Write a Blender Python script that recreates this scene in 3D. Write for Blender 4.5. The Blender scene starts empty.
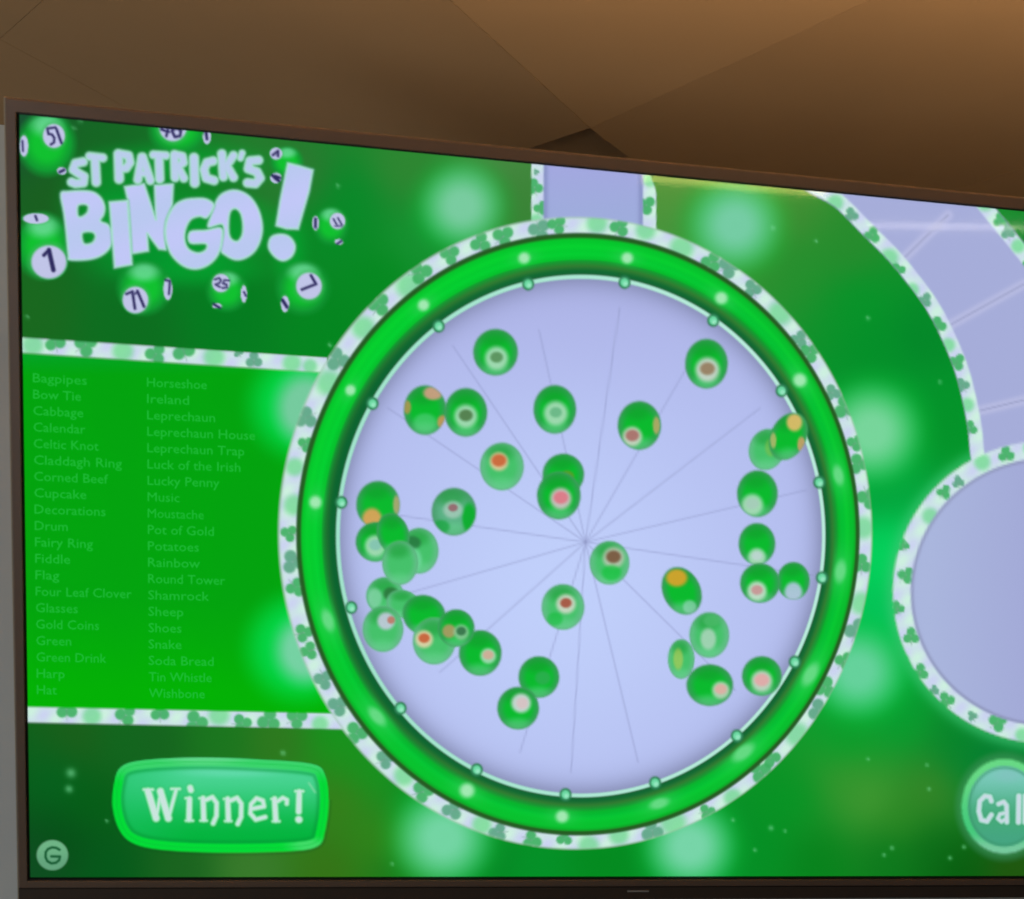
import bpy, math, random
import numpy as np
from mathutils import Matrix, Vector
from mathutils.geometry import tessellate_polygon

# ------------------------------------------------------------------ camera
F_PX, CX, CY = 1050.0, 512.0, 449.5
def unit(v):
    v = np.asarray(v, float)
    return v / np.linalg.norm(v)
EH = unit([7284, 416.3, F_PX])            # television's horizontal, seen from the camera (right, down, forward)
EV = unit([-420.6, 4711, F_PX])           # television's downward edge
_p = math.radians(12)
UP = np.array([0, -math.cos(_p), math.sin(_p)])
UP = unit(UP - EH * (UP @ EH))
YY = np.cross(UP, EH)
W = np.stack([EH, YY, UP])                # camera frame -> world frame
EYE = np.array([0, 0, 1.60])
cam_data = bpy.data.cameras.new('camera')
cam = bpy.data.objects.new('camera', cam_data)
bpy.context.scene.collection.objects.link(cam)
cam_data.sensor_width = 36
cam_data.lens = F_PX / 1024 * 36
cam_data.clip_start = 0.02
cam_data.dof.use_dof = True; cam_data.dof.focus_distance = 2.5; cam_data.dof.aperture_fstop = 9.5   # the photo is a little soft
M3 = np.stack([W @ [1, 0, 0], W @ [0, -1, 0], W @ [0, 0, -1]], 1)
m = Matrix([list(M3[i]) + [EYE[i]] for i in range(3)] + [[0, 0, 0, 1]])
cam.matrix_world = m
bpy.context.scene.camera = cam
scene = bpy.context.scene
scene.view_settings.view_transform = 'Standard'
scene.view_settings.look = 'None'
scene.view_settings.exposure = 0
scene.view_settings.gamma = 1
scene.view_settings.use_curve_mapping = False

# ------------------------------------------------------------------ light
world = bpy.data.worlds.new('room_ambience')
scene.world = world
world.use_nodes = True
bg = world.node_tree.nodes['Background']
bg.inputs[0].default_value = (0.62, 0.60, 0.56, 1)
bg.inputs[1].default_value = 0.085

def area_light(name, loc, target, sx, sy, power, color):
    ld = bpy.data.lights.new(name, 'AREA')
    ld.shape = 'RECTANGLE'; ld.size = sx; ld.size_y = sy
    ld.energy = power; ld.color = color
    lo = bpy.data.objects.new(name, ld)
    lo.location = loc
    lo.rotation_euler = (Vector(target) - Vector(loc)).to_track_quat('-Z', 'Y').to_euler()
    scene.collection.objects.link(lo)
    return lo
# unseen warm uplight, added so the ceiling brightens and falls off towards the wall
area_light('ceiling_fill_light', (0.80, 0.62, 2.25), (0.80, 0.65, 2.45), 2.3, 0.10, 25.0, (1.0, 0.76, 0.50))
area_light('side_fill_light', (-0.75, 0.72, 2.05), (-0.78, 0.66, 2.45), 0.5, 0.5, 6.0, (1.0, 0.78, 0.54)).data.spread = 1.7  # second added uplight, brightening the left part of the ceiling
# unseen cool fill from the left, added to brighten the wall and bezel
area_light('cool_fill_light', (-2.4, -0.6, 1.0), (-0.5, 1.6, 1.2), 0.8, 1.2, 42.0, (0.85, 0.95, 1.0))
# ------------------------------------------------------------------ television plane
def ray(x, y):
    x = np.asarray(x, float); y = np.asarray(y, float)
    d = np.stack([x - CX, y - CY, np.full(x.shape, F_PX)], -1)
    return d @ W.T
TV_X, TV_D = W @ EH, W @ EV
TV_N = unit(np.cross(TV_X, TV_D)); TV_N = TV_N if TV_N[1] < 0 else -TV_N   # towards the viewer
O = ray(19.5, 114.5) / F_PX * 1.15                                          # screen's top left corner, from the eye
SW, SH = 1.68, 0.945                                                        # 16:9 screen in metres
def uv(x, y):
    """photo coordinates -> metres right / down on the screen, from its top left corner"""
    r = ray(x, y)
    t = (O @ TV_N) / (r @ TV_N)
    P = r * t[..., None] - O
    return P @ TV_X, P @ TV_D
def px(u, v):
    P = (O + np.asarray(u)[..., None] * TV_X + np.asarray(v)[..., None] * TV_D) @ W
    return CX + F_PX * P[..., 0] / P[..., 2], CY + F_PX * P[..., 1] / P[..., 2]
# unseen strip lamps, added where the glass mirrors them near the top of the screen
def strip_lamp(name, pa, pb, dist, width, power, color):
    ends = []
    for p in (pa, pb):
        r = unit(ray(*p)); hit = r * (O @ TV_N) / (r @ TV_N)
        ends.append(hit + (r - 2 * (r @ TV_N) * TV_N) * dist + EYE)
    mid = (ends[0] + ends[1]) / 2
    lo = area_light(name, mid, (O + EYE) + TV_X * .8, float(np.linalg.norm(ends[1] - ends[0])), width, power, color)
    xa = Vector(ends[1] - ends[0]).normalized(); za = -(Vector((O + EYE) + TV_X * .8) - Vector(mid)).normalized()
    ya = za.cross(xa).normalized(); za = xa.cross(ya)
    lo.matrix_world = Matrix([[xa[k], ya[k], za[k], mid[k]] for k in range(3)] + [[0, 0, 0, 1]])
strip_lamp('amber_reflection_light', (640, 176), (825, 192), 2.2, 0.03, 0.75, (1.0, 0.72, 0.22))
strip_lamp('white_reflection_light', (868, 225), (1040, 228), 2.6, 0.018, 0.32, (1.0, 0.90, 0.75))
TV_M = Matrix([[TV_X[i], -TV_D[i], TV_N[i], (O + EYE)[i]] for i in range(3)] + [[0, 0, 0, 1]])

# ------------------------------------------------------------------ materials
def principled(name, color, rough=0.5, metal=0.0, spec=0.5, noise=None, bump=0.0):
    mt = bpy.data.materials.new(name); mt.use_nodes = True
    nt = mt.node_tree; b = nt.nodes['Principled BSDF']
    b.inputs['Base Color'].default_value = (*color, 1)
    b.inputs['Roughness'].default_value = rough
    b.inputs['Metallic'].default_value = metal
    b.inputs['Specular IOR Level'].default_value = spec
    if noise:
        scale, c2 = noise
        tc = nt.nodes.new('ShaderNodeTexCoord')
        nz = nt.nodes.new('ShaderNodeTexNoise'); nz.inputs['Scale'].default_value = scale; nz.inputs['Detail'].default_value = 5
        nt.links.new(tc.outputs['Object'], nz.inputs['Vector'])
        mx = nt.nodes.new('ShaderNodeMix'); mx.data_type = 'RGBA'
        mx.inputs[6].default_value = (*color, 1); mx.inputs[7].default_value = (*c2, 1)
        nt.links.new(nz.outputs['Fac'], mx.inputs[0]); nt.links.new(mx.outputs[2], b.inputs['Base Color'])
        if bump:
            bp = nt.nodes.new('ShaderNodeBump'); bp.inputs['Strength'].default_value = bump; bp.inputs['Distance'].default_value = 0.002
            nt.links.new(nz.outputs['Fac'], bp.inputs['Height']); nt.links.new(bp.outputs[0], b.inputs['Normal'])
    return mt
M_BEZEL = principled('bezel_plastic', (0.088, 0.054, 0.035), 0.42, 0, 0.5, (60, (0.098, 0.060, 0.040)))
M_CHIN_SHADE = principled('shaded_chin_plastic', (0.030, 0.018, 0.012), 0.5, 0, 0.4, (60, (0.034, 0.021, 0.014)))  # bezel plastic darkened, the down-turned face's shade put into the colour
M_BLACK = principled('black_plastic', (0.006, 0.005, 0.004), 0.6, 0, 0.3, (50, (0.008, 0.007, 0.006)))
M_TRIM = principled('brushed_trim', (0.30, 0.25, 0.18), 0.4, 0.6, 0.5, (80, (0.34, 0.28, 0.2)))
M_BADGE = principled('badge_grey', (0.30, 0.27, 0.24), 0.4, 0.3, 0.5, (80, (0.34, 0.3, 0.27)))
M_STEEL = principled('mount_steel', (0.03, 0.03, 0.03), 0.45, 0.8, 0.5, (40, (0.04, 0.04, 0.04)))
M_CEIL = principled('brown_ceiling_board', (0.32, 0.185, 0.085), 0.8, 0, 0.2, (5, (0.37, 0.215, 0.10)), 0.15)
M_WALL = principled('grey_wall_paint', (0.36, 0.37, 0.36), 0.8, 0, 0.2, (4, (0.40, 0.41, 0.40)), 0.1)

M_PIC = bpy.data.materials.new('lit_screen_picture'); M_PIC.use_nodes = True
nt = M_PIC.node_tree; nt.nodes.clear()
out = nt.nodes.new('ShaderNodeOutputMaterial'); at = nt.nodes.new('ShaderNodeAttribute'); at.attribute_name = 'Col'
em = nt.nodes.new('ShaderNodeEmission'); tr = nt.nodes.new('ShaderNodeBsdfTransparent'); mx = nt.nodes.new('ShaderNodeMixShader')
nt.links.new(at.outputs['Color'], em.inputs[0]); nt.links.new(at.outputs['Alpha'], mx.inputs[0])
nt.links.new(tr.outputs[0], mx.inputs[1]); nt.links.new(em.outputs[0], mx.inputs[2]); nt.links.new(mx.outputs[0], out.inputs[0])

M_GLASS = bpy.data.materials.new('screen_glass'); M_GLASS.use_nodes = True
nt = M_GLASS.node_tree; nt.nodes.clear()
out = nt.nodes.new('ShaderNodeOutputMaterial')
gl = nt.nodes.new('ShaderNodeBsdfGlossy'); gl.inputs['Roughness'].default_value = 0.05
tr = nt.nodes.new('ShaderNodeBsdfTransparent'); fr = nt.nodes.new('ShaderNodeFresnel'); fr.inputs[0].default_value = 1.4
mx = nt.nodes.new('ShaderNodeMixShader')
nt.links.new(fr.outputs[0], mx.inputs[0]); nt.links.new(tr.outputs[0], mx.inputs[1]); nt.links.new(gl.outputs[0], mx.inputs[2]); nt.links.new(mx.outputs[0], out.inputs[0])

# ------------------------------------------------------------------ mesh helpers
def link(name, me, mat, parent=None):
    o = bpy.data.objects.new(name, me)
    scene.collection.objects.link(o)
    if mat: me.materials.append(mat)
    if parent is not None: o.parent = parent
    return o
def boxes_mesh(name, boxes, bevel=0.0):
    import bmesh
    bm = bmesh.new()
    for (x0, x1, y0, y1, z0, z1) in boxes:
        r = bmesh.ops.create_cube(bm, size=1)
        for v in r['verts']:
            v.co = Vector((x0 + (v.co.x + .5) * (x1 - x0), y0 + (v.co.y + .5) * (y1 - y0), z0 + (v.co.z + .5) * (z1 - z0)))
    if bevel:
        bmesh.ops.bevel(bm, geom=bm.edges[:], offset=bevel, segments=2, affect='EDGES')
    me = bpy.data.meshes.new(name); bm.to_mesh(me); bm.free()
    return me
def s2l(c):
    c = np.clip(np.asarray(c, float) / 255.0, 0, 1)
    return np.where(c <= 0.04045, c / 12.92, ((c + 0.055) / 1.055) ** 2.4)
LAYER = 0.00025
def grid_object(name, U, V, fn, layer, parent, XY=None):
    """mesh sheet on the screen; U, V are 2-D arrays in metres, fn(x, y) -> colour 0..255 and alpha"""
    X, Y = px(U, V) if XY is None else XY
    rgb, a = fn(X, Y)
    a = np.clip(a, 0, 1) * ((U >= -1e-4) & (U <= SW + 1e-4) & (V >= -1e-4) & (V <= SH + 1e-4))
    n0, n1 = U.shape
    idx = np.arange(n0 * n1).reshape(n0, n1)
    q = np.stack([idx[:-1, :-1], idx[1:, :-1], idx[1:, 1:], idx[:-1, 1:]], -1).reshape(-1, 4)
    q = q[a.ravel()[q].max(1) > 0.02]
    used = np.unique(q); remap = np.zeros(n0 * n1, int); remap[used] = np.arange(len(used)); q = remap[q]
    co = np.stack([U.ravel()[used], -V.ravel()[used], np.full(len(used), layer * LAYER)], 1)
    col = np.concatenate([s2l(rgb).reshape(-1, 3)[used], a.ravel()[used, None]], 1).astype(np.float32)
    me = bpy.data.meshes.new(name)
    me.vertices.add(len(co)); me.vertices.foreach_set('co', co.astype(np.float32).ravel())
    me.loops.add(q.size); me.loops.foreach_set('vertex_index', q.astype(np.int32).ravel())
    me.polygons.add(len(q)); me.polygons.foreach_set('loop_start', np.arange(0, q.size, 4, dtype=np.int32))
    me.update(calc_edges=True)
    ca = me.color_attributes.new('Col', 'FLOAT_COLOR', 'POINT'); ca.data.foreach_set('color', col.ravel())
    return link(name, me, M_PIC, parent)
def paint(name, box, step, fn, layer, parent):
    x0, y0, x1, y1 = box
    cu, cv = uv(np.array([x0, x1, x0, x1]), np.array([y0, y0, y1, y1]))
    u0, u1, v0, v1 = max(cu.min(), 0), min(cu.max(), SW), max(cv.min(), 0), min(cv.max(), SH)
    k = max((u1 - u0) / (x1 - x0), 1e-4) * step
    U, V = np.meshgrid(np.linspace(u0, u1, max(int((u1 - u0) / k), 3)), np.linspace(v0, v1, max(int((v1 - v0) / k), 3)), indexing='ij')
    return grid_object(name, U, V, fn, layer, parent)
def lerp(a, b, t):
    t = np.clip(t, 0, 1)[..., None]
    return np.asarray(a, float) * (1 - t) + np.asarray(b, float) * t
def full(x, c): return np.broadcast_to(np.asarray(c, float), x.shape + (3,)).copy()
def sm(t): t = np.clip(t, 0, 1); return t * t * (3 - 2 * t)
def blob(x, y, cx, cy, rx, ry=None, rot=0):
    ry = ry or rx; c, s = math.cos(rot), math.sin(rot)
    dx, dy = x - cx, y - cy
    return np.sqrt(((dx * c + dy * s) / rx) ** 2 + ((-dx * s + dy * c) / ry) ** 2)
def seg_d(x, y, s):
    x0, y0, x1, y1 = s[:4]; dx, dy = x1 - x0, y1 - y0
    t = np.clip(((x - x0) * dx + (y - y0) * dy) / max(dx * dx + dy * dy, 1e-9), 0, 1)
    return np.hypot(x - x0 - t * dx, y - y0 - t * dy)
def strokes_d(x, y, ss):
    """signed distance (negative inside) to strokes (x0, y0, x1, y1, width)"""
    d = np.full(x.shape, 1e9)
    for s in ss: d = np.minimum(d, seg_d(x, y, s) - s[4] / 2)
    return d
def polyline(pts, w): return [(*pts[i], *pts[i + 1], w) for i in range(len(pts) - 1)]
def poly_d(x, y, pts):
    d = np.full(x.shape, 1e9); ins = np.zeros(x.shape, bool); n = len(pts)
    for i in range(n):
        (xa, ya), (xb, yb) = pts[i], pts[(i + 1) % n]
        d = np.minimum(d, seg_d(x, y, (xa, ya, xb, yb)))
        if ya != yb: ins ^= ((ya > y) != (yb > y)) & (x < (xb - xa) * (y - ya) / (yb - ya) + xa)
    return np.where(ins, -d, d)
def smooth(pts, n=6):
    P = np.array(pts, float); N = len(P); r = []
    for i in range(N):
        a, b, c, d = P[i - 1], P[i], P[(i + 1) % N], P[(i + 2) % N]
        for k in range(n):
            t = k / n
            r.append(tuple(0.5 * (2 * b + (c - a) * t + (2 * a - 5 * b + 4 * c - d) * t * t + (-a + 3 * b - 3 * c + d) * t ** 3)))
    return r
def edge(d, w=1.0): return np.clip(0.5 - d / (2 * w), 0, 1)
rng = np.random.RandomState(7)

# ------------------------------------------------------------------ television
tv = bpy.data.objects.new('television', None); scene.collection.objects.link(tv)
tv.matrix_world = TV_M
tv['label'] = 'large flat television showing a green bingo game, tilted forward under the brown ceiling'
tv['category'] = 'television'
BL_, BT_, BB_ = 0.0135, 0.0165, 0.0345
BM_ = 0.0125   # lit upper lip of the lower bezel, the shade-coloured chin lies below it
PU = 0.006   # front lip of the bezel over the picture
import bmesh
def frame_mesh(name, o, i, z0, z1, bevel):
    """closed rectangular frame: o and i are (left, top, right, bottom) in metres, v downwards"""
    bm = bmesh.new()
    def ring(r, z): return [bm.verts.new((r[a], -r[b], z)) for a, b in ((0, 1), (2, 1), (2, 3), (0, 3))]
    ob = bevel
    oo = (o[0] + ob, o[1] + ob, o[2] - ob, o[3] - ob); ii = (i[0] - ob * .4, i[1] - ob * .4, i[2] + ob * .4, i[3] + ob * .4)
    rings = [ring(i, z0), ring(o, z0), ring(o, z1 - ob), ring(oo, z1), ring(ii, z1), ring(i, z1 - ob * .4)]
    for k in range(6):
        A, B = rings[k], rings[(k + 1) % 6]
        for j in range(4): bm.faces.new((A[j], A[(j + 1) % 4], B[(j + 1) % 4], B[j]))
    bmesh.ops.recalc_face_normals(bm, faces=bm.faces)
    me = bpy.data.meshes.new(name); bm.to_mesh(me); bm.free(); return me
link('bezel', frame_mesh('bezel', (-BL_, -BT_, SW + BL_, SH + BM_), (-0.0018, -0.0018, SW + .0018, SH + .0018), -0.012, PU, 0.0018), M_BEZEL, tv)
link('inner_lip', frame_mesh('inner_lip', (-0.0018, -0.0018, SW + .0018, SH + .0018), (0, 0, SW, SH), -0.010, PU - .0025, 0.0003), M_BLACK, tv)
chin = link('shaded_chin', boxes_mesh('shaded_chin', [(-BL_, SW + BL_, -SH - BB_, -SH - BM_ - .0001, -0.012, PU - .0015)], .0015), M_CHIN_SHADE, tv)
chin['label'] = 'strip along the bottom of the bezel, darkened to stand in for shade'
tr_o = link('edge_trim', frame_mesh('edge_trim', (-BL_ - .0022, -BT_ - .0005, SW + BL_ + .0022, SH + BB_ + .0005), (-BL_, -BT_, SW + BL_, SH + BB_), -0.012, PU - .004, 0.0008), M_TRIM, tv)
tr_o['label'] = 'thin pale metal edge around the bezel'
bh = boxes_mesh('back_housing', [(-BL_ + .002, SW + BL_ - .002, -SH - BB_ + .002, BT_ - .002, -0.030, -0.0122)], .003)
link('back_housing', bh, M_BLACK, tv)
link('electronics_housing', boxes_mesh('eh', [(0.25, SW - .25, -SH + .03, -SH * .45, -0.047, -0.030)], .006), M_BLACK, tv)
bu, bv = uv(np.array([637.0, 626.5, 648.0]), np.array([889.0, 889, 889]))
bd = link('badge', boxes_mesh('badge', [(bu[1], bu[2], -bv[0] - .0012, -bv[0] + .0012, PU - .002, PU - .0008)], .0003), M_BADGE, tv)
bd['label'] = 'small grey badge strip on the lower bezel'

# ---- screen background
CTRL = [(25,125,25,80,50),(90,150,20,105,35),(60,200,25,95,30),(30,310,25,105,30),(130,320,10,110,30),(230,310,0,125,30),(300,180,50,120,50),(260,160,35,125,45),
 (350,200,0,140,40),(400,170,50,135,50),(380,280,0,138,30),(420,240,20,150,50),(500,190,55,130,50),(500,165,75,140,70),(330,330,0,135,30),(330,230,0,140,35),
 (200,200,20,120,35),(150,240,0,130,40),
 (680,190,90,150,60),(760,205,95,155,60),(700,215,60,150,60),(790,215,60,140,50),(800,260,35,145,45),(850,250,40,140,45),(860,300,0,150,40),(920,340,0,135,40),(880,350,0,145,40),(900,400,0,155,45),
 (940,420,0,148,40),(880,480,0,165,60),(885,560,0,215,95),(880,620,0,200,90),(870,680,0,180,70),(900,720,0,160,45),(960,740,0,135,40),(980,755,0,130,50),
 (850,740,0,160,40),(790,800,0,150,35),(760,850,0,145,35),(850,780,60,150,45),(870,800,80,160,55),(900,820,50,140,35),(930,790,65,135,40),(890,855,0,120,25),
 (930,850,0,105,20),(960,870,0,90,10),(1010,872,35,85,10),(1000,760,0,125,50),(820,860,0,130,25),
 (700,860,0,150,50),(600,865,0,140,30),(540,868,0,148,40),(480,868,0,135,35),(420,800,0,150,40),(400,870,20,120,25),(380,840,55,135,25),(330,870,55,115,20),(340,800,60,125,25),
 (340,740,25,150,25),(370,770,20,150,30),(280,740,50,120,30),(220,738,25,120,30),(150,740,20,100,30),(80,740,30,95,25),(60,780,0,100,30),(60,840,0,80,20),(110,870,0,90,25),
 (180,870,25,100,30),(250,870,60,125,45),(120,740,15,105,30),(40,860,15,75,35),(90,800,0,95,20),(350,700,0,150,40),
 (1100,300,40,130,50),(1100,700,0,130,40),(1200,500,0,140,40),(1250,800,0,110,30),(1300,300,20,120,40)]
CT = np.array(CTRL, float)
GLOWS = [(462,206,42,130,205,170),(735,225,46,125,205,175),(872,432,50,130,215,165),(858,672,46,110,210,165),(690,846,46,130,215,180),(443,838,50,125,215,175)]
def background(x, y):
    d2 = (x[..., None] - CT[:, 0]) ** 2 + (y[..., None] - CT[:, 1]) ** 2
    w = 1 / (d2 + 1200) ** 1.8
    c = (w @ CT[:, 2:]) / w.sum(-1)[..., None]
    # green halo about the wheel and small circles, pale cyan lamps behind the rim
    for gx, gy, r, a, b, e in GLOWS:
        d = blob(x, y, gx, gy, r)
        c = lerp(c, (20, 205, 70), 0.55 * sm(1.5 - d))
        c = lerp(c, (a, b + 4, e), 0.92 * sm((1.2 - d) * 1.0))
    # lettering's soft green halo
    for gx, gy, rx, ry in ((190, 270, 90, 22), (110, 215, 60, 70), (290, 250, 22, 50), (180, 165, 110, 28), (205, 235, 80, 45)):
        c = lerp(c, (0, 172, 50), 0.6 * sm(1.15 - blob(x, y, gx, gy, rx, ry)))
    # pale ring round the right circle
    d = np.abs(blob(x, y, 1046, 592, 153, 152) - 1)
    c = lerp(c, (70, 200, 120), 0.55 * np.exp(-(d / 0.055) ** 2))
    # falling confetti specks
    for sx, sy, r in SPECKS:
        c = lerp(c, (120, 215, 150), 0.65 * np.exp(-(blob(x, y, sx, sy, r)) ** 2))
    return c, np.ones(x.shape)
SPECKS = [(71,773,4.6),(69,789,3.6),(107,821,1.6),(27,317,1.6),(773,228,2.2),(868,318,2),(940,382,1.8),(816,241,1.6),(771,828,2.4),(755,850,1.8),(892,848,2),(927,765,1.6),(929,789,1.8),
          (964,847,2),(950,858,2),(868,759,1.6),(733,820,1.8),(392,864,1.6),(283,753,2.4),(330,345,2),(338,186,1.8),(337,225,1.6),(80,121,1.8),(74,128,1.8),(785,831,1.6),(884,855,1.8)]
screen = paint('screen', (10, 90, 1500, 890), 2.6, background, 0, tv)

# ---- clover pattern shared by the borders
def clover_field(x, y, items):
    """white band with green clover leaves: items (x, y, size, tone)"""
    c = lerp((208, 244, 226), (206, 214, 244), 0.5 + 0.5 * np.sin(x * 0.21 + y * 0.13) * np.cos(y * 0.17 - x * .05))
    for cx, cy, s, tone, ph in items:
        col = [(60, 175, 95), (120, 220, 150), (90, 165, 130)][tone]
        if tone == 1:
            c = lerp(c, col, 0.8 * sm(1.6 - 1.2 * blob(x, y, cx, cy, s * 1.25)))
        else:
            dd = np.full(x.shape, 9.0)
            for k in range(3):
                a = ph + k * 2.094
                dd = np.minimum(dd, blob(x, y, cx + s * .55 * math.cos(a), cy + s * .55 * math.sin(a), s * .58))
            c = lerp(c, col, 0.88 * sm((1.2 - dd) * 2.2))
            c = lerp(c, (110, 150, 130), 0.5 * edge(seg_d(x, y, (cx, cy, cx + s * 1.1 * math.cos(ph + 1.05), cy + s * 1.1 * math.sin(ph + 1.05))) - .5, .7))
    return c

# ---- word list
wl = paint('word_list_panel', (20, 345, 345, 722), 2.6, lambda x, y: (
    (lambda c: lerp(lerp(lerp(lerp(c, (0, 215, 70), .95 * sm(1.75 - blob(x, y, 306, 405, 42, 40))), (125, 205, 165), .95 * sm((1.15 - blob(x, y, 306, 408, 36, 42)) * 1.4)),
        (0, 215, 70), .95 * sm(1.75 - blob(x, y, 300, 648, 40, 40))), (125, 212, 170), .95 * sm((1.15 - blob(x, y, 306, 650, 36, 40)) * 1.4)))
    (lerp(lerp((0, 166, 12), (0, 180, 2), (y - 600) / 90), (0, 165, 40), (375 - y) / 22)),
    np.ones(x.shape) * (y > 347 + (x - 22) * .065) * (y < 713 + (x - 28) * .023) * (x < 283 + np.abs(y - 535) ** 2 * .0024)), 1, tv)
def strip_items(pts, n, s, seed):
    r = np.random.RandomState(seed); it = []
    for i in range(n):
        t = (i + .5 + r.uniform(-.3, .3)) / n; k = t * (len(pts) - 1); j = min(int(k), len(pts) - 2); f = k - j
        cx = pts[j][0] * (1 - f) + pts[j + 1][0] * f; cy = pts[j][1] * (1 - f) + pts[j + 1][1] * f
        it.append((cx + r.uniform(-3, 3), cy + r.uniform(-4, 4), s * r.uniform(.85, 1.2), r.choice([0, 0, 1, 2]), r.uniform(0, 6)))
    return it
IT_A = [(33,345,9,1,0),(55,341,10,0,.3),(86,345,11,0,1.5),(123,351,9,1,0),(156,354,10,0,1.1),(183,349,11,0,.2),(214,357,9,1,0),(254,360,8,2,.5),(292,363,8,1,1),(238,352,5,2,0),(310,366,6,1,0)]
IT_B = [(67,709,10,0,.5),(92,716,8,1,0),(126,715,10,0,1.2),(160,712,9,0,.5),(196,722,11,0,.1),(219,715,9,1,0),(242,723,9,0,2),(269,720,11,0,.7),(297,718,10,0,1.6),(320,724,7,1,0)]
def strip_fn(ya, yb, sl, items):
    def fn(x, y):
        t = (y - ya - (x - 22) * sl[0]); b = (y - yb - (x - 22) * sl[1])
        c = clover_field(x, y, items)
        c = lerp(c, (120, 150, 120), 0.5 * edge(np.abs(b) - .5, .8))
        return c, np.minimum(edge(-t, .7), edge(b, .7))
    return fn
paint('clover_strip', (18, 330, 326, 376), 1.4, strip_fn(337.6, 352.6, (.066, .066), IT_A), 2, wl)
paint('clover_strip', (20, 702, 345, 734), 1.4, strip_fn(706.8, 722, (.022, .022), IT_B), 2, wl)

# lettering of the list (a quiet green on green)
def text_mesh(words, size_scale):
    cos, faces = [], []
    for (txt, x, y, w, h, slope) in words:
        cu = bpy.data.curves.new('t', 'FONT'); cu.body = txt; cu.size = 1; cu.resolution_u = 2; cu.offset = 0.0 if txt[0] == 'M' else 0.004
        ob = bpy.data.objects.new('t', cu); scene.collection.objects.link(ob)
        dg = bpy.context.evaluated_depsgraph_get(); me = ob.evaluated_get(dg).to_mesh()
        v = np.array([q.co[:2] for q in me.vertices]); fs = [tuple(p.vertices) for p in me.polygons]
        if len(v):
            sx = w / (v[:, 0].max() - v[:, 0].min()); sy = h / 0.73
            X = x + (v[:, 0] - v[:, 0].min()) * sx; Y = y + (X - x) * slope - v[:, 1] * sy
            U, V = uv(X, Y); b = len(cos)
            cos += [(U[i], -V[i]) for i in range(len(U))]; faces += [tuple(b + q for q in f) for f in fs]
        ob.evaluated_get(dg).to_mesh_clear(); bpy.data.objects.remove(ob); bpy.data.curves.remove(cu)
    return cos, faces
LEFT = [('Bagpipes',54,1),('Bow Tie',48,1),('Cabbage',50,1),('Calendar',52,1),('Celtic Knot',65,1),('Claddagh Ring',88,1),('Corned Beef',74,1),('Cupcake',52,1),('Decorations',71,1),('Drum',33,1),
        ('Fairy Ring',58,1),('Fiddle',35,1),('Flag',24,1),('Four Leaf Clover',96,1),('Glasses',42,1),('Gold Coins',63,1),('Green',35,1),('Green Drink',70,1),('Harp',28,1),('Hat',20,1)]
RIGHT = [('Horseshoe',60),('Ireland',42),('Leprechaun',68),('Leprechaun House',108),('Leprechaun Trap',97),('Luck of the Irish',93),('Lucky Penny',72),('Music',32),('Moustache',56),('Pot of Gold',66),
         ('Potatoes',51),('Rainbow',52),('Round Tower',77),('Shamrock',61),('Sheep',35),('Shoes',33),('Snake',33),('Soda Bread',65),('Tin Whistle',63),('Wishbone',56)]
wd = []
for i, (t, w, _) in enumerate(LEFT): wd.append((t, 33 + i * .21, 382 + i * 16.42, w, 9.6, .052 - .0018 * i))
for i, (t, w) in enumerate(RIGHT): wd.append((t, 147 + i * .1, 386.5 + i * 16.36, w, 9.6, .045 - .0016 * i))
cos, faces = text_mesh(wd, 1)
me = bpy.data.meshes.new('word_lettering'); me.from_pydata([(a, b, 2 * LAYER) for a, b in cos], [], faces)
ca = me.color_attributes.new('Col', 'FLOAT_COLOR', 'POINT')
ca.data.foreach_set('color', np.tile(np.array([*s2l((40, 205, 70)), .55], np.float32), len(cos)))
link('word_lettering', me, M_PIC, wl)

# ---- chute above the wheel
def chute(x, y):
    c = full(x, (165, 170, 226)); c = lerp(c, (160, 175, 222), (y - 165) / 60)
    c = lerp(c, (135, 145, 195), .8 * np.maximum(np.exp(-((x - 545) / 3.) ** 2), np.exp(-((x - 641) / 3.) ** 2)))
    items = [(534.5,187,8,0,.3),(541,208,7,0,1.),(536,172,3,2,0),(646,205,9,0,1.4),(650,180,6,1,0),(536,222,7,1,0)]
    b = clover_field(x, y, items)
    m_ = np.maximum(edge(x - 543.5, .8), edge(643 - x, .8))
    c = c * (1 - m_[..., None]) + b * m_[..., None]
    return c, np.minimum(edge(531.5 - x, .6), edge(x - (656 - 6 * sm((195 - y) / 25)), .6)) * (y < 232)
paint('chute_picture', (526, 155, 662, 236), 1.3, chute, 1, tv)

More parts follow.
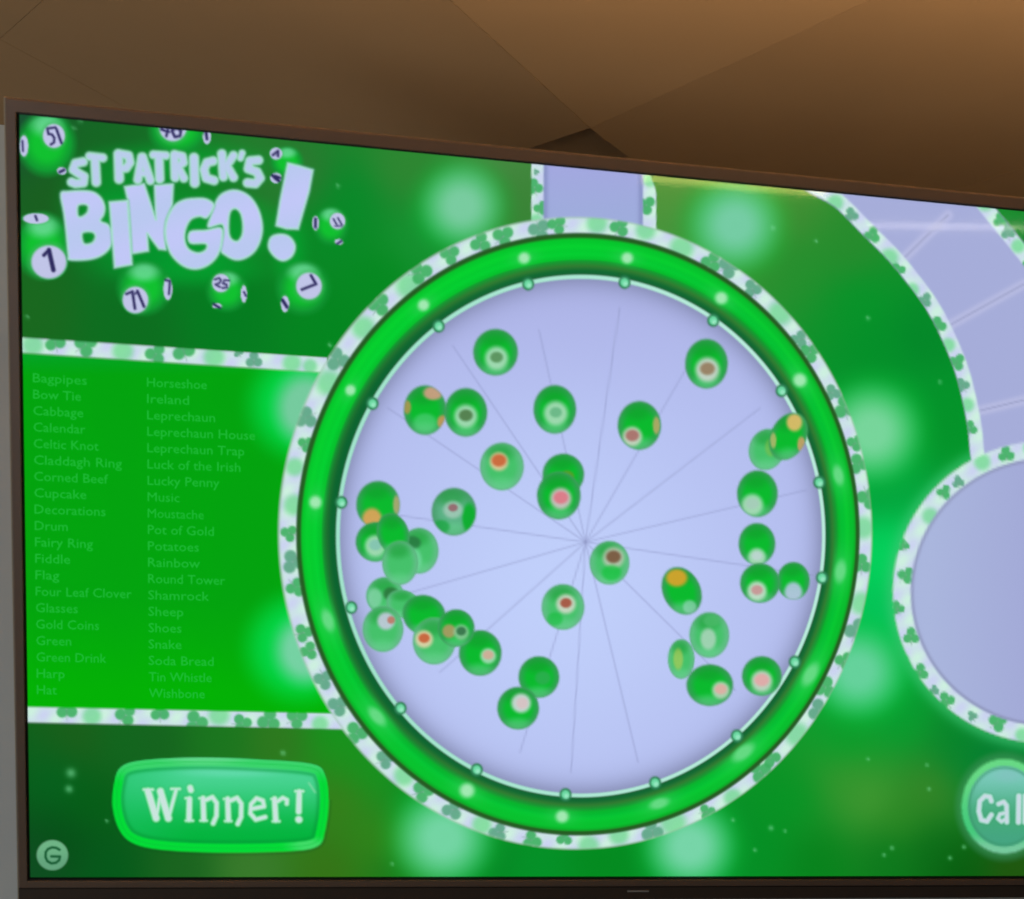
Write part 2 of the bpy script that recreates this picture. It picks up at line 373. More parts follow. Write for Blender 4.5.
# ---- track at the top right
INN = smooth([(800,180),(835,207),(861,233),(888,260),(911,288),(929,314),(943,342),(955,372),(963,403),(968,430),(972,462),(985,470),(1060,480),(1110,470),(1102,400),(1085,340),(1060,290),(1026,246),(995,208),(960,170),(880,150)], 5)
def track(x, y):
    d = poly_d(x, y, INN)
    c = full(x, (168, 175, 220))
    for s, w in (((905,257,948,215),1.6),((948,326,1024,284),1.6),((974,412,1024,400),1.6)):
        dd = seg_d(x, y, s)
        c = lerp(c, (186, 190, 228), .9 * np.exp(-(np.abs(dd - 2.4) / 3.0) ** 2))
        c = lerp(c, (138, 142, 180), .75 * edge(dd - .4, .9))
    items = [(835,203,7,1,0),(851,215,7,2,.3),(872,235,8,0,.8),(889,258,8,1,0),(898,270,7,0,2),(912,290,6,1,0),(925,300,7,2,1),(938,325,8,0,.3),(948,345,6,1,0),(957,362,8,0,1.2),(962,385,7,2,0),(967,405,6,1,0),(970,428,7,0,.5),
             (985,203,7,1,0),(1000,220,7,0,.4),(1008,232,7,2,.4),(1018,246,6,1,0),(1030,262,8,0,.4),(1048,290,7,0,.4),(1066,320,7,0,.4),(1082,360,7,0,.4)]
    b = clover_field(x, y, items)
    m_ = edge(np.abs(d + 7) - 7, 1.0)
    c = c * (1 - m_[..., None]) + b * m_[..., None]
    return c, edge(d, .8)
paint('track_picture', (796, 170, 1120, 480), 1.4, track, 1, tv)

# ---- circle at the right
def circle2(x, y):
    d = blob(x, y, 1046, 592, 153, 151)
    c = lerp((172, 184, 224), (165, 172, 218), (x - 930) / 100)
    r = np.random.RandomState(3)
    items = [(1006 + 0, 454, 8, 0, .4), (982, 462, 7, 1, 0), (958, 482, 6, 2, .3), (944, 492, 7, 0, 1), (930, 516, 7, 1, 0), (903, 545, 6, 0, .3), (906, 575, 8, 0, 1.2), (897, 608, 7, 0, .2), (911, 636, 8, 0, .5),
             (902, 660, 6, 1, 0), (920, 672, 8, 0, .6), (946, 700, 8, 0, 0), (934, 690, 5, 2, .5), (972, 716, 5, 2, 0), (998, 722, 9, 0, 1.5), (1022, 735, 6, 1, 0), (1030, 448, 6, 1, 0)] + \
            [(1046 + 144 * math.cos(a), 592 + 142 * math.sin(a), 7, int(r.choice([0, 1, 2])), r.uniform(0, 6)) for a in np.arange(-1.4, 1.45, .14)]
    b = clover_field(x, y, items)
    m_ = edge((0.885 - d) * 150, 1.0)
    c = c * (1 - m_[..., None]) + b * m_[..., None]
    c = lerp(c, (130, 135, 170), .55 * np.exp(-(((d - .875) * 150) / 1.6) ** 2))
    return c, edge((d - 1) * 150, 1.2)
paint('result_circle_picture', (888, 436, 1215, 750), 1.6, circle2, 2, tv)

# ---- the drum
EL_IN = (580.6, 535.8, 242.6, 259.0); EL_DK = (577.9, 534.0, 279.6, 299.0); EL_OUT = (575.1, 533.0, 296.6, 316.0)
HUB = (585.5, 542.0)
SPOKES = [(453,346),(539,330),(619.6,308),(702,341),(760,408),(806,490),(812,575),(735,690),(638,762),(571,772),(520,752),(440,672),(398,596),(376,512),(388,408)]
def drum(x, y):
    d = blob(x, y, *EL_IN)
    c = lerp((195, 210, 254), (182, 191, 241), sm(blob(x, y, 560, 590, 300)))
    c = lerp(c, (174, 179, 231), .7 * sm((430 - y) / 170))
    for s in SPOKES:
        dd = seg_d(x, y, (*HUB, *s))
        c = lerp(c, (145, 153, 200), .6 * edge(dd - .55, .9))
    sh = (1 - d) * 250
    c = lerp(c, (128, 134, 172), .75 * np.exp(-(np.maximum(sh, 0) / 13) ** 1.4))
    return c, edge((d - 1) * 250, 1)
dr = paint('drum_picture', (334, 270, 828, 800), 1.5, drum, 2, tv)

def polar(name, ea, eb, t0, t1, nt_, na, fn, layer, parent):
    T, A = np.meshgrid(np.linspace(t0, t1, nt_), np.linspace(0, 2 * math.pi, na), indexing='ij')
    def el(k): return ea[k] * (1 - T) + eb[k] * T
    X = el(0) + el(2) * np.cos(A); Y = el(1) + el(3) * np.sin(A)
    U, V = uv(X, Y)
    return grid_object(name, U, V, lambda x, y: fn(x, y, T, A), layer, parent)
prof_t = np.array([-.06, .02, .06, .14, .26, .36, .44, .55, .72, .86, .92, .95, .975, 1.05, 1.10])
prof_c = np.array([(150,215,190),(95,170,130),(25,100,55),(15,105,50),(50,125,50),(25,150,50),(5,180,45),(2,196,52),(5,200,48),(5,190,45),(15,165,40),(35,110,35),(35,90,32),(45,100,45),(120,160,120)], float)
LAMPS = [(524,258,5.5,0),(627,258,5.5,0),(721,298,6,0),(799.5,380,6.5,0),(838,475,8,1),(840,571,9,1),(810,674,10,1),(743,752,10,1),(659,803,8,1),(562,816,6,0),(467,790,7,0),(377,716,9,2),(328,620,9,2),(315.5,502,6,0),(350.5,390,5,0),(423.5,305,5.5,0)]
def ringfn(x, y, T, A):
    c = np.stack([np.interp(T, prof_t, prof_c[:, k]) for k in range(3)], -1)
    # left flank is deeper green at its inside, the lower left glows brighter
    lit = sm((np.cos(A + 2.4) + .2)) * ((T > .4) & (T < .9))
    c = lerp(c, (0, 222, 45), .45 * lit)
    c = lerp(c, (0, 95, 45), .55 * sm(-np.cos(A) * 1.6 - .5) * ((T > .02) & (T < .42)) * sm(1 - np.abs(T - .2) * 4))
    c = c + (np.sin(T * 30 + A) * 2.5)[..., None] * ((T > .35) & (T < .88))[..., None] * np.array([.2, 1, .3])
    for lx, ly, r, kind in LAMPS:
        tang = math.atan2(lx - 578, 534 - ly)      # smears run along the tube
        c = lerp(c, (55, 208, 90), .65 * np.exp(-blob(x, y, lx, ly, r * 2.4, r * 1.3, tang) ** 2) * sm((T - .25) * 8) * sm((.88 - T) * 14))
        c = lerp(c, (170, 238, 185) if kind == 0 else (105, 222, 135), .95 * sm(1.5 - blob(x, y, lx, ly, r if kind == 0 else r * 1.2, r if kind == 0 else r * .6, tang)))
    return c, edge((T - 1.06) * 38, 1.0) * edge((-.02 - T) * 38, 1.0)
polar('drum_ring', EL_IN, EL_DK, -.06, 1.11, 50, 800, ringfn, 5, dr)
RB = np.random.RandomState(11); RI = []
for k in range(62):
    a = k / 62 * 2 * math.pi + RB.uniform(-.03, .03); q = RB.uniform(.25, .8)
    RI.append((578 + (281 * (1 - q) + 296 * q) * math.cos(a), 533.5 + (300 * (1 - q) + 316 * q) * math.sin(a), RB.uniform(7.5, 11.5), int(RB.choice([0, 0, 2, 0, 1])), RB.uniform(0, 6)))
def borderfn(x, y, T, A):
    c = clover_field(x, y, RI)
    c = lerp(c, (150, 190, 160), .6 * np.exp(-((T - 1) / .09) ** 2))
    # lower rim is broken up by clovers hanging over the edge
    return c, edge((T - 1) * 17, 1.1)
polar('clover_border', EL_DK, EL_OUT, -.05, 1.08, 16, 1200, borderfn, 3, dr)
def cyanline(x, y, T, A):
    return lerp((165, 232, 208), (190, 240, 225), sm(np.cos(A) * .5 + .5)), edge(np.abs(T) * 38 - 1.7, .9)
polar('inner_rim', EL_IN, EL_DK, -.1, .1, 9, 700, cyanline, 6, dr)
STUDS = [(528.0,283.9),(624.2,282.3),(712.8,320.3),(781.1,390.5),(818.7,482),(821.4,577.3),(794.3,661.4),(736.5,735.2),(654.8,782.1),(565.3,793.8),(476.7,769),(400.5,707.6),(351.3,607),(341.4,502),(372.5,403.2),(438.6,326.0)]
for sx, sy in STUDS:
    def f(x, y, sx=sx, sy=sy):
        d = blob(x, y, sx, sy, 6.2, 6.6)
        c = lerp((110, 220, 165), (45, 130, 85), sm((d - .45) / .4)); c = lerp(c, (165, 240, 205), .8 * sm(1.2 - blob(x, y, sx + 1, sy + 1.5, 3.2)))
        return c, edge((d - 1) * 7, 1)
    paint('drum_stud', (sx - 9, sy - 9, sx + 9, sy + 9), 1.2, f, 7, dr)

# balls: x, y, rx, ry, rotation, tone, patches (dx, dy, rx, ry, colour, alpha)
WH = (175, 222, 190); BR = (150, 125, 95); OR = (225, 130, 70); PK = (225, 165, 160); DK = (45, 120, 75); GD = (205, 165, 60)
def lab(dx, dy, r, pic, pr=.55, pa=.8, col=WH): return [(dx, dy, r, r, col, .88), (dx, dy - 1, r * pr, r * pr * .85, pic, pa)]
BALLS = [
 (495.4,352,22.5,23.5,0,0, lab(1,6,12,(80,135,80))),
 (425,409.8,21.5,25,0,0, [(8,-17,10,7,(215,160,135),.9),(-18,-3,4,7,(190,150,80),.8),(18,12,6,7,(215,150,90),.85),(0,12,12,9,(90,210,130),.6)]),
 (465.7,412,21.5,24.5,0,0, lab(0,4,12,(70,110,60),.6)),
 (554.5,409,21.5,24.5,0,0, lab(1,4,12.5,(100,180,130),.5)),
 (563,474,21,21,0,0, [(4,2,7,6,(120,150,40),.7)]),
 (501.7,466,22,24,0,1, lab(-3,-5,9.5,(205,105,60),.8,.95,(235,205,160))),
 (558.5,495,22,24,0,0, lab(2,3,11,(225,120,135),.7,.9,(220,195,205))),
 (705.8,363.4,21.5,25,0,0, lab(1,6,12.5,BR,.62,.9,(215,215,215))),
 (638.8,425,21.8,24.5,0,0, lab(-7,11,10,(170,110,105),.7,.9,(210,215,200))+[(17,0,3.5,9,(200,170,110),.8)]),
 (766,449,18,21,.3,1, [(4,-2,6,9,(140,190,70),.5)]),
 (787.5,436,18,25,.45,0, [(6,-14,8,9,(235,190,110),.9),(13,8,4,8,(225,160,110),.8),(-15,4,3,8,(215,190,120),.7)]),
 (756.5,493,20.5,23.5,0,0, lab(-5,11,11,(170,205,190),.6)),
 (378,504,22,24,0,0, [(-6,14,10,11,(220,165,90),.95),(19,0,4,10,(215,170,130),.7)]),
 (375.5,541,20,20,0,0, lab(0,4,11,(130,195,180),.6)),
 (393,533,16,21,-.3,0, []),
 (400,562,18,22,0,1, []),
 (419,550,19.5,23,0,1, [(-7,-8,9,7,(40,120,65),.85),(-6,9,9,12,(120,220,165),.7)]),
 (453.8,511,22.5,24,0,2, [(15,6,7,15,(10,175,45),.95),(-1,-2,10,9,(170,205,190),.8),(-1,-4,5,4,(150,90,100),.8),(-13,15,9,7,(20,165,60),.7)]),
 (385,595,19,19,0,1, [(6,-2,8,7,(40,110,55),.8),(-10,2,7,10,(140,215,175),.7),(8,5,3,3,(120,70,50),.7)]),
 (403,603,17,14,.3,1, []),
 (383,628,20.5,23,0,1, [(3,-8,9,9,(200,205,225),.9),(8,-9,4,4,(190,110,90),.8)]),
 (424,614,22,20,.4,0, []),
 (434,640,21.5,23.5,0,1, lab(-10,-2,9,(200,95,55),.65,.9,(235,215,175))),
 (456,627,18.5,19,0,0, [(-7,3,7,7,(200,150,110),.8),(5,4,8,8,(150,200,160),.8),(5,3,5,4.5,(50,110,70),.85)]),
 (480,652,21.5,23,0,0, lab(8,3,8,(215,170,150),.7,.85)),
 (609,562,20,22,0,1, lab(4,-5,11,(120,85,60),.7,.9,(190,200,180))+[(2,10,10,8,(20,195,60),.7)]),
 (681,590,19,25,-.45,0, [(-5,-13,11,9,(215,165,45),.95),(8,16,7,7,(150,215,185),.7)]),
 (680.5,658,13.5,20,0,1, [(-3,0,5,11,(175,205,90),.7)]),
 (708.5,634,20,23,0,1, [(-1,4,8,11,(175,215,190),.85),(2,-14,8,6,(80,190,110),.7)]),
 (709,684,23.5,21,0,0, lab(11,5,9,(225,175,165),.7,.9,(190,215,190))),
 (756,543,18.5,21,0,0, lab(0,13,9,(195,215,215),.6)),
 (759,582,20,20,0,0, lab(-3,8,10,(205,140,145),.6,.8,(205,225,210))),
 (792.5,580,16.5,19,0,0, [(0,11,9,10,(185,200,230),.9)]),
 (761,675,20,20,0,0, lab(0,5,11,(230,170,170),.7,.9,(205,215,205))),
 (538.5,676,20.5,21,0,0, [(4,1,8,7,(60,170,95),.6)]),
 (517.8,707,21,21.5,0,0, [(3,-5,10,10,(215,220,225),.9),(4,-5,6,6,(225,190,195),.7)]),
 (562.5,606,21.5,23,0,1, lab(3,-3,10,(165,80,60),.6,.9,(215,220,205))+[(-8,12,8,7,(20,190,60),.6)]),
]
for bi, (bx, by, rx, ry, rot, tone, pats) in enumerate(BALLS):
    def f(x, y, bx=bx, by=by, rx=rx, ry=ry, rot=rot, tone=tone, pats=pats):
        d = blob(x, y, bx, by, rx, ry, rot)
        inner = [(8, 188, 46), (70, 196, 108), (92, 180, 135)][tone]
        rim = [(50, 162, 84), (98, 192, 136), (76, 162, 114)][tone]
        c = lerp(inner, rim, sm((d - .52) / .45))
        c = lerp(c, (20, 150, 45), .5 * sm(1.3 - blob(x, y, bx - rx * .1, by - ry * .6, rx * .75, ry * .45)))
        c = lerp(c, (105, 215, 145), .5 * sm(1.2 - blob(x, y, bx, by + ry * .75, rx * .8, ry * .4)))
        for dx, dy, a, b, col, al in pats:
            c = lerp(c, col, al * sm((1.25 - blob(x, y, bx + dx, by + dy, a, b)) * 1.7))
        c = lerp(c, (85, 150, 110), .45 * edge(np.abs(d - .97) * 22 - .6, 1.0))
        return c, edge((d - 1) * 22, 1.1)
    R = max(rx, ry) + 3
    paint('bingo_ball_picture', (bx - R, by - R, bx + R, by + R), 1.25, f, 8 + bi * .35 if bi < 11 else 8 + (bi % 8) * .4 + 4, dr)

# ---- title
tt = None
def title_balls(x, y, spec):
    bx, by, rx, ry, disc = spec
    d = blob(x, y, bx, by, rx, ry)
    c = lerp((15, 195, 48), (15, 150, 50), sm((d - .4) / .6))
    c = lerp(c, (120, 225, 165), .75 * sm(1.3 - blob(x, y, bx, by - ry * .62, rx * .65, ry * .42)))
    a = edge((d - 1) * rx, max(rx * .14, 1.2))
    dark = []
    for (dx, dy, dr_, drx, ink) in disc:
        dd = blob(x, y, dx, dy, drx, dr_)
        c = lerp(c, (70, 180, 100), .5 * sm((1.35 - dd) * 3)); c = lerp(c, (200, 200, 240), .97 * sm((1.05 - dd) * 5))
        a = np.maximum(a, edge((dd - 1.03) * dr_, .8))
        if ink:
            c = lerp(c, (35, 30, 85), .93 * edge(strokes_d(x, y, ink), .9))
    return c, a
def seg(*p, w=2.6): return [(*p, w)]
N51 = polyline([(55.5,127.5),(47.5,128.5),(48.5,134),(52,134.5),(54.5,138),(54,142.5),(51,144.5)], 2.4) + seg(56.5,129,61.5,143)
N46 = polyline([(163,120),(161.5,129.5),(169,132)], 2.6) + seg(169,123,166.5,136) + polyline([(173,120),(172,131),(175,137),(180,136),(181,131),(177,128),(173,130)], 2.8)
N1 = seg(49,250,53.5,270,w=4.6) + seg(44,255.2,48.4,250.6,w=3.6)
N71 = polyline([(126.5,294),(132.5,291.5)], 2.6) + seg(132.5,291.5,135,308.5,w=2.8) + seg(137.5,291,144,306.5,w=2.8) + seg(135,294,138,291,w=2)
N25 = polyline([(215,279.5),(219,278),(221,280),(219.5,283),(215.5,284.5),(220,287)], 1.9) + polyline([(229,280.5),(224.5,280),(223,283.5),(226.5,284.5),(227,287.5),(222.5,288)], 1.9)
N7 = polyline([(311,275.5),(316,284),(302,289.5)], 2.8)
N13 = seg(333.5,219,337.5,226,w=1.6) + seg(338,218,342,225,w=1.6) + seg(335,226,342,226,w=1.2)
title = paint('title_picture', (40, 180, 310, 275), 3.2, lambda x, y: (full(x, (0, 160, 48)), .35 * sm((1.0 - blob(x, y, 178, 225, 128, 44)) * 3)), .5, tv)
TB = [
 (47,144,28,31,[(54,136,12.5,11.5,N51),(24,146,11,4.5,seg(22.5,141,23,151,w=2)),(62,171,4,5,polyline([(60,172),(64,170)],3))]),
 (178,130,28,24,[(173,127,15,14.5,N46),(207,137,7.5,4.2,seg(206,132,207,139,w=3))]),
 (43,246,27,32,[(36,218.5,5.5,13.5,seg(35.5,216,37,220,w=2.4)),(49,262,17.5,18.5,N1)]),
 (144,288,26,26,[(135.5,300,14,13.5,N71),(168,289,11.5,4.6,polyline([(165.5,280),(170,281),(169,294)],2.2))]),
 (227,291,20,20,[(221,283,9.5,9.2,N25),(244,294,9,3,seg(244,292,246,296,w=2)),(217,306,2.6,5,polyline([(213.5,304),(220,308)],2.6))]),
 (303,288,26,26,[(309,286,14,13.5,N7),(285,304,8.5,4.2,polyline([(282.5,300),(287,307)],3.4))]),
 (331,226,17,18.5,[(337.5,221,8.5,8,N13),(315.5,223,7.5,3.5,seg(315.5,219,315.5,227,w=3)),(339,242,3,4.5,polyline([(337,244),(341.5,241)],2.4))]),
 (287,162,16,15,[(276,153.5,6.2,6.5,polyline([(273,155),(278,151),(278,156)],2.6)),(276,178,5.5,6,polyline([(272,175),(276,179),(279,181),(275,176),(280,178)],3))]),
]
for sp in TB:
    paint('numbered_ball_picture', (sp[0] - sp[2] - 10, sp[1] - sp[3] - 8, sp[0] + sp[2] + 12, sp[1] + sp[3] + 8), 1.15, lambda x, y, sp=sp: title_balls(x, y, sp), 1.4, title)

def pz(pts, ox, oy, k): return [(ox + a * k, oy + b * k) for a, b in pts]
K = 150 / 963
L = lambda pts: pz(pts, 50, 140, K); Rr = lambda pts: pz(pts, 190, 140, K)
B_O = smooth(L([(70,345),(120,330),(200,325),(280,335),(330,375),(352,430),(345,480),(325,520),(375,545),(400,600),(395,670),(360,720),(300,755),(220,770),(125,768),(118,740),(105,600),(90,470)]), 4)
B_H = [smooth(L([(180,425),(215,412),(245,425),(240,465),(205,492),(180,485)]), 4), smooth(L([(208,600),(240,588),(280,595),(292,625),(270,660),(225,668),(208,640)]), 4)]
I_O = L([(382,398),(500,388),(512,560),(527,800),(415,820),(398,600)])
N_O = L([(480,300),(605,280),(640,385),(680,510),(672,290),(792,282),(785,420),(745,520),(738,600),(745,705),(700,700),(625,600),(632,712),(525,730),(515,560),(500,385)])
G_O = smooth(L([(930,375),(1000,378),(1050,410),(1040,455),(1005,500),(960,490),(905,510),(872,570),(865,640),(890,700),(950,725),(1000,705),(1000,665),(900,660),(900,590),(1000,580),(1098,565),(1105,640),(1080,735),(1020,800),(940,828),(860,810),(790,750),(755,680),(740,590),(755,500),(800,420),(860,385)]), 4)
O_O = smooth(Rr([(270,322),(340,335),(400,380),(445,460),(465,560),(450,650),(410,720),(350,760),(290,768),(230,740),(195,700),(215,600),(205,540),(120,560),(130,500),(160,410),(200,350)]), 4)
O_H = [smooth(Rr([(255,470),(290,440),(325,470),(340,540),(335,610),(305,650),(265,635),(248,580)]), 4)]
E_O = Rr([(628,148),(700,165),(790,192),(765,330),(695,572),(620,570),(553,550),(580,380)])
E_D = smooth(Rr([(520,625),(580,605),(640,622),(675,680),(655,745),(600,775),(545,750),(505,690)]), 4)
def letter(name, outer, holes, box, layer, w=1.2):
    def f(x, y):
        d = poly_d(x, y, outer)
        for h in holes: d = np.maximum(d, -poly_d(x, y, h))
        c = lerp((188, 203, 243), (196, 202, 250), .5 + .5 * np.sin(y * .09 + x * .03))
        c = lerp(c, (165, 235, 200), .75 * sm((d + 2.3) / 2.2))
        c = lerp(c, (70, 165, 115), .9 * sm((d - .3) / 1.4))
        a = np.maximum(edge(d - .6, w), .55 * sm(1 - (d - .5) / 2.6) * (d > -.5))
        return c, a
    paint(name, box, 1.0, f, layer, title)
letter('letter_O', O_O, O_H, (202, 184, 266, 264), 2.2)
letter('letter_G', G_O, [], (160, 192, 228, 274), 2.6)
letter('letter_N', N_O, [], (118, 178, 180, 258), 2.4)
letter('letter_B', B_O, B_H, (55, 186, 118, 264), 2.2)
letter('letter_I', I_O, [], (104, 195, 138, 272), 2.8)
letter('exclamation_mark', E_O, [], (270, 158, 318, 234), 2.4)
letter('exclamation_dot', E_D, [], (264, 230, 300, 265), 2.4)
PP = lambda p: pz(p, 50, 140, K); QQ = lambda p: pz(p, 190, 140, K)
def S_(pts, w): return polyline(pts, w)
SMALL = (S_(PP([(215,140),(165,150),(150,190),(185,215),(220,235),(215,275),(165,280),(140,270)]), 6.6) + S_(PP([(255,105),(340,115)]), 6.2) + S_(PP([(290,115),(298,270)]), 7.0)
 + S_(PP([(440,90),(445,250)]), 7.2) + S_(PP([(450,90),(505,100),(515,145),(490,180),(455,185)]), 6.4)
 + S_(PP([(565,255),(590,110)]), 6.4) + S_(PP([(595,110),(645,260)]), 6.4) + S_(PP([(580,215),(625,215)]), 5) + S_(PP([(665,95),(745,100)]), 6) + S_(PP([(700,105),(705,250)]), 6.8)
 + S_(PP([(800,95),(805,240)]), 6.8) + S_(PP([(805,95),(850,105),(858,145),(820,170),(860,245)]), 6.2) + S_(PP([(925,115),(930,275)]), 7.4)
 + S_(QQ([(150,135),(110,145),(90,190),(105,245),(155,260)]), 6.6) + S_(QQ([(205,90),(215,235)]), 6.8) + S_(QQ([(280,100),(235,165),(280,240)]), 6.4) + S_(QQ([(335,85),(325,115)]), 4.4)
 + S_(QQ([(440,130),(385,135),(375,185),(430,205),(450,245),(420,280),(370,275)]), 6.8))
def small(x, y):
    d = strokes_d(x, y, SMALL) - 0.95
    c = lerp((188, 208, 238), (160, 225, 195), sm((d + 2.4) / 2.4)); c = lerp(c, (70, 165, 110), sm((d - .2) / 1.6))
    return c, np.maximum(edge(d - .5, 1.1), .5 * sm(1 - (d - .5) / 2.4) * (d > -.5))
paint('small_title_lettering', (58, 142, 272, 196), 1.0, small, 2.9, title)

# ---- Winner! button
BT = smooth([(113,806),(114,785),(121,767),(145,760),(200,757.5),(260,759.5),(312,764),(325,775),(328.5,800),(325,830),(317,846),(285,851),(215,852),(160,849),(132,842),(119,828)], 5)
def button(x, y):
    d = poly_d(x, y, BT)
    c = lerp((75, 215, 150), (0, 182, 62), sm((y - 770) / 70)); c = lerp(c, (110, 225, 185), .6 * sm(1.3 - blob(x, y, 232, 770, 60, 8)))
    c = lerp(c, (25, 195, 100), .5 * sm((200 - x) / 80))
    c = lerp(c, (0, 150, 50), .5 * np.exp(-((d + 10) / 2.2) ** 2) )
    c = lerp(c, (150, 225, 175), .8 * edge(seg_d(x, y, (309, 783, 315, 792)) - .8, 1.2))
    rim = lerp((60, 215, 110), (0, 222, 55), sm((y - 765) / 20))
    rim = lerp(rim, (120, 225, 160), .6 * sm(1.2 - blob(x, y, 205, 759, 50, 7))); rim = lerp(rim, (110, 225, 140), .6 * sm(1.2 - blob(x, y, 308, 845, 25, 10)))
    rim = lerp(rim, (10, 190, 60), .5 * edge(np.abs(d + 4) - .5, .8))
    m_ = edge(-(d + 8.4), .9)
    c = c * (1 - m_[..., None]) + rim * m_[..., None]
    c = lerp(c, (10, 80, 25), sm((d - .2) / 1.8))
    return c, np.maximum(edge(d - .3, .8), .5 * sm(1 - d / 5) * (d > 0) * (y > 800))
bt = paint('winner_button_picture', (106, 750, 336, 862), 1.5, button, 1.5, tv)
Z = lambda pts: pz(pts, 100, 750, 240 / 1024)
def Sz(pts, w): return polyline(Z(pts), w)
WIN = (Sz([(205,175),(240,290)], 7.6) + Sz([(240,290),(258,190)], 4.2) + Sz([(258,175),(292,290)], 7.6) + Sz([(292,290),(325,170)], 4.4) + Sz([(188,168),(225,168)], 3.4) + Sz([(305,165),(340,165)], 3.2)
 + Sz([(382,208),(380,295)], 6.2) + Sz([(366,205),(385,203)], 3) + Sz([(368,300),(396,300)], 3) + Sz([(385,160),(388,170)], 6.6)
 + Sz([(440,205),(443,295)], 6) + Sz([(445,215),(480,200),(498,225),(497,280),(483,312)], 5.2) + Sz([(425,205),(445,203)], 3) + Sz([(430,300),(455,300)], 3)
 + Sz([(545,208),(548,297)], 6) + Sz([(550,218),(585,203),(603,228),(602,285),(588,314)], 5.2) + Sz([(530,208),(550,206)], 3) + Sz([(535,302),(560,302)], 3)
 + Sz([(648,250),(700,240),(695,215),(668,205),(645,230),(642,270),(665,296),(705,285)], 5) + Sz([(745,208),(750,298)], 6.2) + Sz([(755,220),(780,203),(798,212),(797,228)], 4.8) + Sz([(732,208),(750,206)], 3) + Sz([(738,303),(765,303)], 3)
 + Sz([(850,178),(848,262)], 6.4) + Sz([(835,175),(866,175)], 3.4) + Sz([(848,295),(849,296)], 7.4))
def ink(ss, ca, cb):
    def f(x, y):
        d = strokes_d(x, y, ss)
        c = lerp(ca, cb, sm((d + 2) / 2)); c = lerp(c, (20, 130, 60), sm((d - .4) / 1.4))
        return c, np.maximum(edge(d - .1, .9), .35 * sm(1 - (d - .3) / 2) * (d > -.3))
    return f
paint('winner_lettering', (138, 782, 308, 828), .9, ink(WIN, (205, 232, 225), (140, 235, 175)), 2, bt)

# ---- Call button (runs on beyond the picture's right side)
def call(x, y):
    d = blob(x, y, 1004, 806, 42.5, 47)
    c = lerp((125, 205, 190), (70, 172, 125), sm((y - 770) / 50)); c = lerp(c, (70, 165, 135), .6 * sm((y - 820) / 20)); c = lerp(c, (135, 195, 195), .5 * sm(1.2 - blob(x, y, 1008, 775, 18, 9)))
    r = (1 - d) * 45
    rim = lerp((105, 220, 135), (70, 205, 125), sm((y - 770) / 60)); rim = lerp(rim, (120, 205, 160), sm((y - 830) / 18))
    m_ = edge(r - 6.4, .9); c = c * (1 - m_[..., None]) + rim * m_[..., None]
    c = lerp(c, (60, 150, 110), .6 * np.exp(-((r - 8) / 1.6) ** 2))
    c = lerp(c, (60, 150, 90), sm(-r / 2))
    return c, np.maximum(edge(-r, 1), .55 * sm(1 + r / 11) * (r < 0))
cb = paint('call_button_picture', (948, 745, 1062, 868), 1.5, call, 3, tv)
CP = lambda pts: pz(pts, 944, 740, 80 / 553)
def Sc(pts, w): return polyline(CP(pts), w)
CAL = (Sc([(325,420),(315,390),(280,385),(245,420),(238,490),(255,550),(295,560),(325,515)], 5.2) + Sc([(375,440),(410,425),(430,450),(432,565)], 5) + Sc([(430,500),(385,510),(370,540),(395,562),(430,540)], 4.2)
 + Sc([(515,385),(512,565)], 5.6) + Sc([(560,385),(558,565)], 5.6))
paint('call_lettering', (970, 788, 1034, 830), .9, ink(CAL, (205, 222, 232), (165, 222, 205)), 3.6, cb)

# ---- round badge with a G
def gbadge(x, y):
    d = blob(x, y, 52.5, 855, 15.6, 15)
    c = lerp((112, 182, 135), (100, 165, 125), sm((y - 845) / 20))
    g = strokes_d(x, y, polyline([(59.5, 849.5), (56, 847.6), (52, 847.2), (48, 849), (45.8, 852), (45.6, 857), (47.5, 861), (51.5, 863.2), (56, 862.6), (59.2, 860), (60, 856.4), (51.5, 856.2)], 2.4))
    c = lerp(c, (20, 88, 48), .95 * edge(g, .8))
    return c, edge((d - 1) * 15, .9)
paint('round_emblem_picture', (34, 837, 71, 873), .8, gbadge, 1.5, tv)

# ---- glass sheet in front of the picture
me = boxes_mesh('screen_glass', [(0.0002, SW - .0002, -SH + .0002, -0.0002, 0.0046, 0.0047)])
me = bpy.data.meshes.new('screen_glass'); me.from_pydata([(0.0, 0.0, .0046), (SW, 0, .0046), (SW, -SH, .0046), (0, -SH, .0046)], [], [(0, 3, 2, 1)])
link('screen_glass', me, M_GLASS, tv)

# ------------------------------------------------------------------ room
HC = 0.85
def on_ceiling(x, y):
    r = ray(x, y); return r / r[2] * HC
CZ = EYE[2] + HC
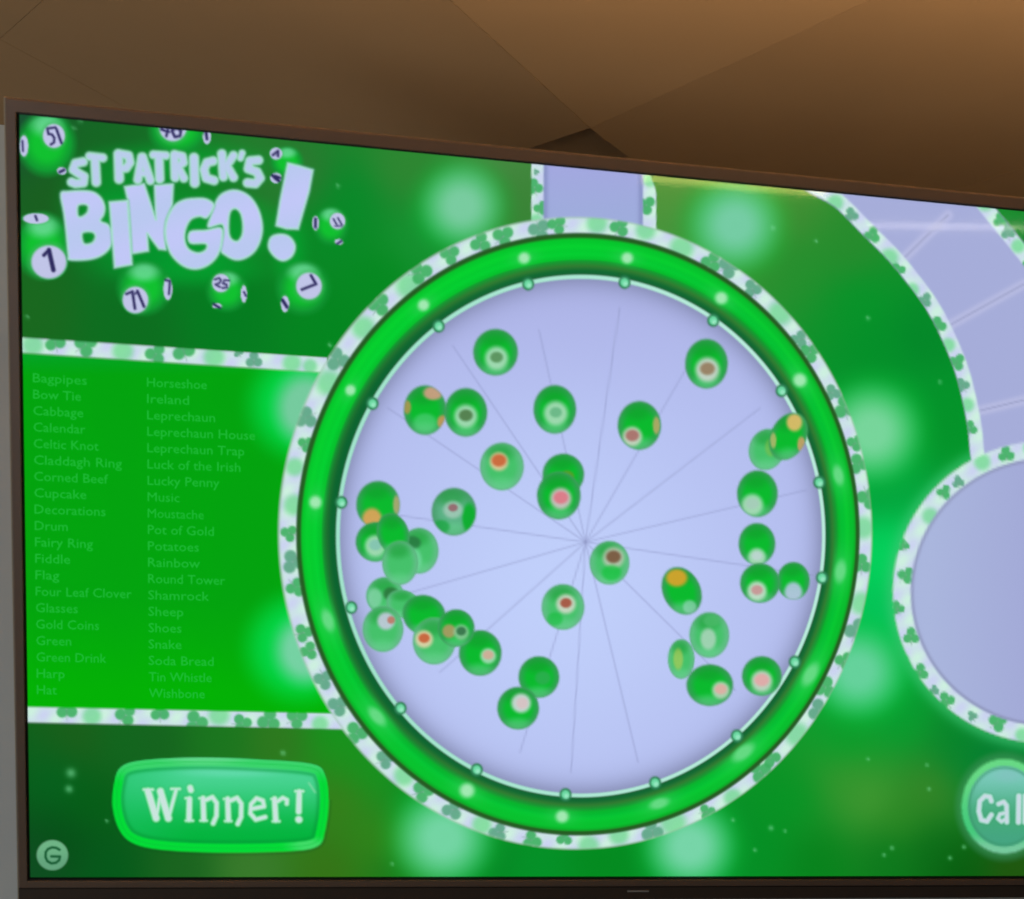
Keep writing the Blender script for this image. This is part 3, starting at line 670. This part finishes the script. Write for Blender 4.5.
# ceiling boards: a skewed grid whose joints meet above the television
P0 = on_ceiling(590, 128)[:2]
a1 = unit(on_ceiling(450, 0)[:2] - P0); a2 = unit(on_ceiling(870, 0)[:2] - P0)
TS = 0.72
def fold(x, y):
    # shallow folds along both joints, shaped so the boards differ in brightness
    s_, t_ = np.linalg.solve(np.stack([a1, a2], 1), np.array([x, y]) - P0)
    return .10 * max(-t_, 0) + .08 * max(-s_, 0)
_w = on_ceiling(3.0, 125.0)
for _ in range(20):
    _w = on_ceiling(3.0, 125.0) * (HC + fold(_w[0], _w[1])) / HC
WALL_Y = float(_w[1])
bm = bmesh.new()
for i in range(-5, 7):
    for j in range(-5, 7):
        c4 = []
        g = .0004 / TS
        glo = g
        for (p, q) in ((glo, g), (1 - g, g), (1 - g, 1 - g), (glo, 1 - g)):
            w = P0 + a1 * TS * (i + p) + a2 * TS * (j + q)
            c4.append((w[0], w[1], CZ + fold(w[0], w[1]) + (.010 if i < 0 and j < 0 else 0)))
        if max(v[1] for v in c4) < -2.6 or min(v[1] for v in c4) > WALL_Y + .02: continue
        lo = [bm.verts.new(v) for v in c4]; hi = [bm.verts.new((v[0], v[1], v[2] + .012)) for v in c4]
        bm.faces.new(lo[::-1]); bm.faces.new(hi)
        for k in range(4): bm.faces.new((lo[k], lo[(k + 1) % 4], hi[(k + 1) % 4], hi[k]))
bmesh.ops.recalc_face_normals(bm, faces=bm.faces)
me = bpy.data.meshes.new('ceiling'); bm.to_mesh(me); bm.free()
ceil = link('ceiling', me, M_CEIL); ceil['kind'] = 'structure'
wall = link('wall_back', boxes_mesh('wall_back', [(-3.2, 4.0, WALL_Y, WALL_Y + .1, 0.0, CZ + .4)]), M_WALL); wall['kind'] = 'structure'

# ------------------------------------------------------------------ wall bracket of the television
inv = TV_M.inverted()
def arm(p, q, r=.014):
    p, q = Vector(p), Vector(q); d = q - p
    me = bpy.data.meshes.new('arm'); b = bmesh.new()
    bmesh.ops.create_cone(b, cap_ends=True, segments=16, radius1=r, radius2=r, depth=d.length, matrix=Matrix.Translation((p + q) / 2) @ d.to_track_quat('Z', 'Y').to_matrix().to_4x4())
    b.to_mesh(me); b.free(); return me
cx_ = SW / 2
top_att = Vector((cx_, -.30, -.030)); bot_att = Vector((cx_, -.60, -.047))
for att, nm in ((top_att, 'mount_arm'), (bot_att, 'mount_arm')):
    wpt = TV_M @ att
    end = inv @ Vector((wpt.x, WALL_Y - .0125, wpt.z - .02))
    link(nm, arm(att, end), M_STEEL, tv)
wp = TV_M @ top_att; wq = TV_M @ bot_att
pm = boxes_mesh('wall_plate', [(wp.x - .12, wp.x + .12, WALL_Y - .012, WALL_Y - .0005, wq.z - .10, wp.z + .05)], .002)
pm.transform(inv)
link('wall_plate', pm, M_STEEL, tv)
